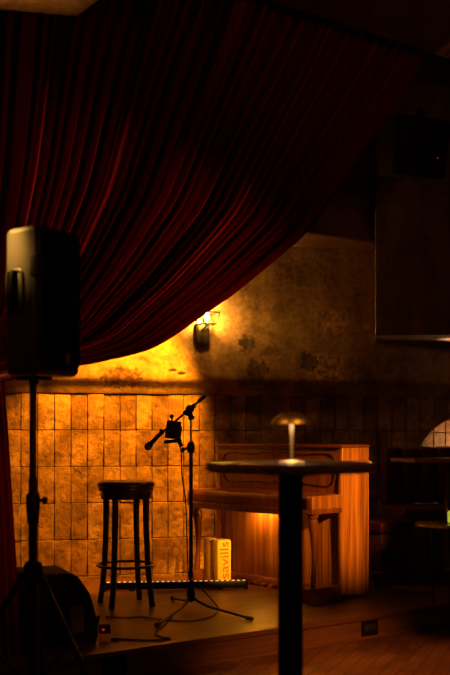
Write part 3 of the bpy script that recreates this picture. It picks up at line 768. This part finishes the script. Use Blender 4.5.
# ================================================================== HIGH TABLE + LAMP
TDp = 3.32
tx = (290.5-CX)*TDp/F; tz = 1.165
tab = thing('high_table', 'tall round dark table on a thick black column in front of the piano', 'table', (tx, TDp, 0))
b = B(); b.lathe([(0, tz-.004), (.288, tz-.004), (.288, tz-.034), (0, tz-.034)], 72); b.build('tabletop', 'tabletop', tab)
b = B(); b.lathe([(.286, tz-.0045), (.290, tz), (.297, tz-.001), (.299, tz-.006), (.299, tz-.028), (.295, tz-.034), (.286, tz-.034), (.286, tz-.0045)], 72); b.build('edge_band', 'edge', tab)
b = B(); b.lathe([(0, tz-.034), (.13, tz-.034), (.13, tz-.040), (.06, tz-.052), (.0, tz-.052)], 40); b.build('mounting_plate', 'blackm', tab)
b = B(); b.lathe([(0, .02), (.0445, .02), (.0445, tz-.04), (0, tz-.04)], 36); b.build('column', 'blackm', tab)
b = B(); b.lathe([(0, 0), (.25, 0), (.25, .008), (.24, .014), (.06, .024), (0, .024)], 56); b.build('base_plate', 'blackm', tab)
lm = thing('table_lamp', 'small brass dome table lamp with a pale stem on the tall table', 'lamp', (tx+0.004, TDp, tz-.004))
b = B(); b.lathe([(0, 0), (.046, 0), (.047, .004), (.042, .009), (.012, .012), (0, .012)], 40); b.build('base', 'lampstem', lm)
b = B(); b.lathe([(0, .008), (.006, .008), (.0065, .04), (.0085, .12), (.0095, .142), (0, .142)], 20); b.build('stem', 'lampstem', lm)
b = B(); b.lathe([(0.066, .139), (0.069, .138), (0.068, .146), (0.062, .157), (0.051, .168), (0.034, .176), (0.015, .179), (0, .180), (0, .174), (0.03, .171), (0.05, .162), (0.06, .152), (0.066, .139)], 48); b.build('shade', 'lampbrass', lm)
b = B(); b.lathe([(0.012, .150), (.036, .150), (.038, .153), (.036, .157), (.012, .157), (.012, .150)], 32); b.build('diffuser', 'lampglow', lm)
b = B(); b.lathe([(0, .138), (.012, .138), (.012, .175), (0, .175)], 20); b.build('socket', 'lampbrass', lm)

# ================================================================== WALL SPEAKER upper right
wl = P(412, 148, 6.35)
wsp = thing('hanging_speaker', 'black box loudspeaker on a bracket high on the upper right wall', 'speaker', wl, math.radians(24))
MT = Matrix.Rotation(math.radians(12), 4, 'X')
b = B(); b.prism([(-.21, -.12), (.21, -.12), (.16, .14), (-.16, .14)], -.19, .19, .012, MT); b.build('cabinet', 'black', wsp)
b = B(); b.box(-.20, .20, -.135, -.118, -.18, .18, .006, MT); b.build('front_grille', 'grille', wsp)
b = B(); b.tube([MT @ Vector((.06, 0, .18)), Vector((.06, 0, .26)), Vector((.26, .22, .34)), Vector((.26, .62, .34))], .02, 10); b.build('bracket_arm', 'blackm', wsp)
b = B(); b.lathe([(0, 0), (.004, 0), (.0035, .004), (0, .005)], 10, tuple(MT @ Vector((.12, -.135, -.06))), (0, -1, 0)); b.build('indicator_light', 'redled', wsp)

# ================================================================== BOOTH at the right
# raised seating platform
pa = on_floor(373, 597); 
def tp(px, d, z=0): return Vector(((px-CX)*d/F, d, z))
pf0 = tp(374, 6.95); 
plat = [pf0, pf0+TD*1.2+Vector((0, -0.25, 0))*0, pf0+TD*2.6, pf0+TD*2.6+Vector((0, .5, 0)), wall_pt(wall_az(374, 500)[0], 0, .02)]
pz_ = 0.245
zc_list = [(p.x, p.y) for p in plat]
pl2 = struct(B().prism(zc_list, ST, pz_-.02, 0).build('floor_platform', 'riser'))
b = B(); M = Matrix.Translation(pf0) @ Matrix.Rotation(TH, 4, 'Z')
b.box(0, 2.6, -.02, .05, pz_-.045, pz_, .005, M); struct(b.build('nosing', 'benchwood', pl2))
struct(B().prism(zc_list, pz_-.02, pz_-.001).build('platform_boards', 'stage', pl2))
# banquette along the wall (local frame of the wall)
ab0 = wall_az(377, 500)[0]
bq = thing('banquette', 'dark red upholstered wall bench with channelled back under the arched niche', 'bench', wall_pt(ab0, pz_, 0.02), WA)
b = B(); b.box(0.0, 2.2, -.50, 0, 0, .34, .01); b.build('base', 'benchwood', bq)
b = B(); b.box(0.0, 2.2, -.53, -.08, .34, .46, .035, None, 4); b.build('seat', 'redleather', bq)
for i in range(14):
    b = B(); b.box(0.004+i*.157, 0.155+i*.157, -.13, -.02, .46, .93, .03, None, 4); b.build('back_channel', 'redleather', bq)
# low bench in front
bn = thing('low_bench', 'dark red padded low bench beside the piano end', 'bench', tp(381, 7.02, pz_)+TN*0.0, TH)
b = B(); b.box(0.02, .34, .02, .30, 0, .28, .008); b.build('base', 'benchwood', bn)
b = B(); b.box(0.0, .36, .0, .32, .28, .38, .03, None, 4); b.build('cushion', 'redleather', bn)
# booth table
bt_ = tp(437, 6.95, ST)
# stands on the platform
bt_ = Vector((tp(447, 7.1).x, 7.1, pz_))
tb = thing('booth_table', 'rectangular dark table with a brass edge in front of the wall bench', 'table', bt_, WA)
th_ = CH+(HY-458.5)*6.9/F-pz_
b = B(); b.box(-.36, .5, -.22, .22, th_-.03, th_, .004); b.build('tabletop', 'tabletop', tb)
b = B()
for (xa, xb, ya, yb) in ((-.364, .504, -.226, -.2205), (-.366, -.3605, -.22, .22)):
    b.box(xa, xb, ya, yb, th_-.028, th_-.002, .001)
b.build('edge_band', 'edge', tb)
for x in (.02, .42):
    b = B(); b.box(x-.03, x+.03, -.03, .03, .02, th_-.03, .006); b.build('leg', 'benchwood', tb)
    b = B(); b.box(x-.05, x+.05, -.17, .17, 0, .025, .006); b.build('foot', 'benchwood', tb)
# low cocktail table
lt = tp(447, 6.25, ST)
ct = thing('low_table', 'small low table with thin black legs at the far right of the stage', 'table', lt, math.radians(20))
hz = CH+(HY-523)*6.25/F-ST
b = B(); b.lathe([(0, hz), (.205, hz), (.21, hz-.006), (.21, hz-.018), (.20, hz-.022), (0, hz-.022)], 48); b.build('tabletop', 'tabletop', ct)
for a0 in (180, 300, 60):
    a_ = math.radians(a0-20); b = B(); b.tube([(.09*math.cos(a_), .09*math.sin(a_), 0), (.10*math.cos(a_), .10*math.sin(a_), hz-.02)], .0085, 10); b.build('leg', 'blackm', ct)
gl = thing('green_glass', 'glass of green drink with an added glow on the small low table at the far right', 'drinking glass', lt+Vector((0.024, -.02, hz)))
b = B(); b.lathe([(0, .006), (.024, .006), (.026, .075), (.010, .085), (0, .085)], 24); b.build('drink', 'green', gl)  # green drink made to glow, standing in for an unseen light on it
b = B(); b.lathe([(0, 0), (.027, 0), (.033, .105), (.0315, .105), (.026, .005), (0, .005)], 24); b.build('glass_cup', 'glass', gl)

# ================================================================== SQUARE STEP LIGHTS in the riser
for (px, lab) in ((114, 'black square step light set in the stage riser below the floor speaker'), (369, 'black square step light set in the stage riser below the piano end')):
    s, _ = plane_sz(px, 640, Z0)
    f = thing('step_light', lab, 'step light', plane_pt(s, 0.0225, Z0, 0.0), TH, 'step lights in the stage riser')
    w_ = 0.066
    b = B(); b.box(-w_, w_, -.014, 0.0, 0, .096, .004); b.build('cover', 'black', f)
    b = B(); b.box(-w_+.015, w_-.015, -.018, -.013, .03, .07, .002); b.build('slot', 'rubber', f)

# ================================================================== LIGHTS
def spot(name, loc, aim, power, col, ang, blend, size=0.08):
    l = bpy.data.lights.new(name, 'SPOT'); l.energy = power; l.color = col; l.spot_size = math.radians(ang); l.spot_blend = blend; l.shadow_soft_size = size
    o = bpy.data.objects.new(name, l); C.objects.link(o); o.location = loc
    o.rotation_euler = (Vector(aim)-Vector(loc)).to_track_quat('-Z', 'Y').to_euler(); return o
def point(name, loc, power, col, size=0.05):
    l = bpy.data.lights.new(name, 'POINT'); l.energy = power; l.color = col; l.shadow_soft_size = size
    o = bpy.data.objects.new(name, l); C.objects.link(o); o.location = loc; return o
LP = Vector((2.5, 1.4, 2.5))
a_h, z_h = wall_az(165, 258)
spot('lantern_behind_curtain', wall_pt(a_h, z_h, 0.78), wall_pt(wall_az(110, 445)[0], wall_az(110, 445)[1], 0.0), 740, (1.0, 0.30, 0.007), 59, 0.45, 0.06)
spot('stage_spot_wall', LP, wall_pt(wall_az(100, 450)[0], 1.2), 190, (1.0, 0.27, 0.010), 17, 0.9, 0.10)
spot('stage_spot_piano', (3.4, 1.6, 2.9), (0.88, 6.4, 0.85), 3100, (1.0, 0.34, 0.022), 12, 1.0, 0.05)
spot('stage_spot_files', LP, (-0.01, 6.9, 0.36), 2600, (1.0, 0.36, 0.02), 4.2, 0.7, 0.04)
spot('stage_spot_floor', LP+Vector((.6, 0, .2)), (1.0, 4.75, 0.0), 950, (1.0, 0.27, 0.03), 22, 0.9, 0.08)
spot('curtain_wash', plane_pt(2.6, 2.0, ZC, 1.7), plane_pt(*plane_sz(125, 285, ZC), ZC), 520, (1.0, 0.25, 0.05), 30, 1.0, 0.04)
spot('hall_downlight', (-1.55, 3.55, 2.95), (-0.96, 3.87, 2.15), 1300, (1.0, 0.50, 0.09), 12, 1.0, 0.04)
spot('soffit_uplight', (-1.25, 3.55, 2.25), (-0.88, 3.72, 3.05), 85, (1.0, 0.45, 0.08), 46, 1.0, 0.04)
point('hall_lamp', (-1.7, 2.6, 2.55), 4.5, (1.0, 0.35, 0.10), 0.08)
point('added_fill_right', (2.3, 2.4, 2.5), 5.0, (1.0, 0.38, 0.08), 0.08)  # unseen lamp added for glints on the brass shade and dim fill at right
spot('ceiling_uplight', (2.0, 2.6, 2.9), (1.25, 4.6, 3.75), 14, (1.0, 0.48, 0.15), 60, 1.0, 0.06)
spot('added_tail_fill', (0.7, 1.8, 2.3), plane_pt(*plane_sz(6, 520, ZC), ZC), 75, (1.0, 0.25, 0.05), 15, 1.0, 0.05)  # unseen spot added to brighten the hanging curtain tail
spot('added_glint_right', (1.6, 0.9, 3.1), (tx, TDp, 1.32), 110, (1.0, 0.42, 0.06), 4.2, 0.8, 0.05)  # unseen spot added for the right highlight on the table lamp
spot('added_glint_left', (-1.7, 1.5, 2.9), (tx-.01, TDp, 1.33), 90, (1.0, 0.40, 0.06), 3.6, 0.8, 0.05)  # second unseen spot, added for the lamp's left highlight
npnt = wall_pt(ARC_A+0.22, 1.12, -0.18)
point('niche_lamp', npnt, 14, (1.0, 0.50, 0.18), 0.03)
spot('booth_uplight', (1.95, 7.5, 1.70), (1.86, 7.50, 2.05), 30, (1.0, 0.66, 0.40), 48, 0.7, 0.03)

w = bpy.data.worlds.new('World'); bpy.context.scene.world = w; w.use_nodes = True
bg = w.node_tree.nodes['Background']; bg.inputs[0].default_value = (1.0, 0.42, 0.16, 1); bg.inputs[1].default_value = 0.012

# ================================================================== CAMERA
cam = bpy.data.cameras.new('camera'); co = bpy.data.objects.new('camera', cam); C.objects.link(co)
co.location = (0, 0, CH); co.rotation_euler = (PI/2, 0, 0)
cam.sensor_fit = 'HORIZONTAL'; cam.sensor_width = 24; cam.lens = 50
cam.shift_y = (HY-337.5)/450.0
cam.dof.use_dof = True; cam.dof.focus_distance = 6.5; cam.dof.aperture_fstop = 2.0
cam.clip_end = 60
s = bpy.context.scene; s.camera = co
s.view_settings.view_transform = 'Standard'; s.view_settings.look = 'None'; s.view_settings.exposure = 0.0; s.view_settings.gamma = 1.0
try: s.view_settings.use_curve_mapping = False
except Exception: pass
s.cycles.use_denoising = True
s.cycles.max_bounces = 8
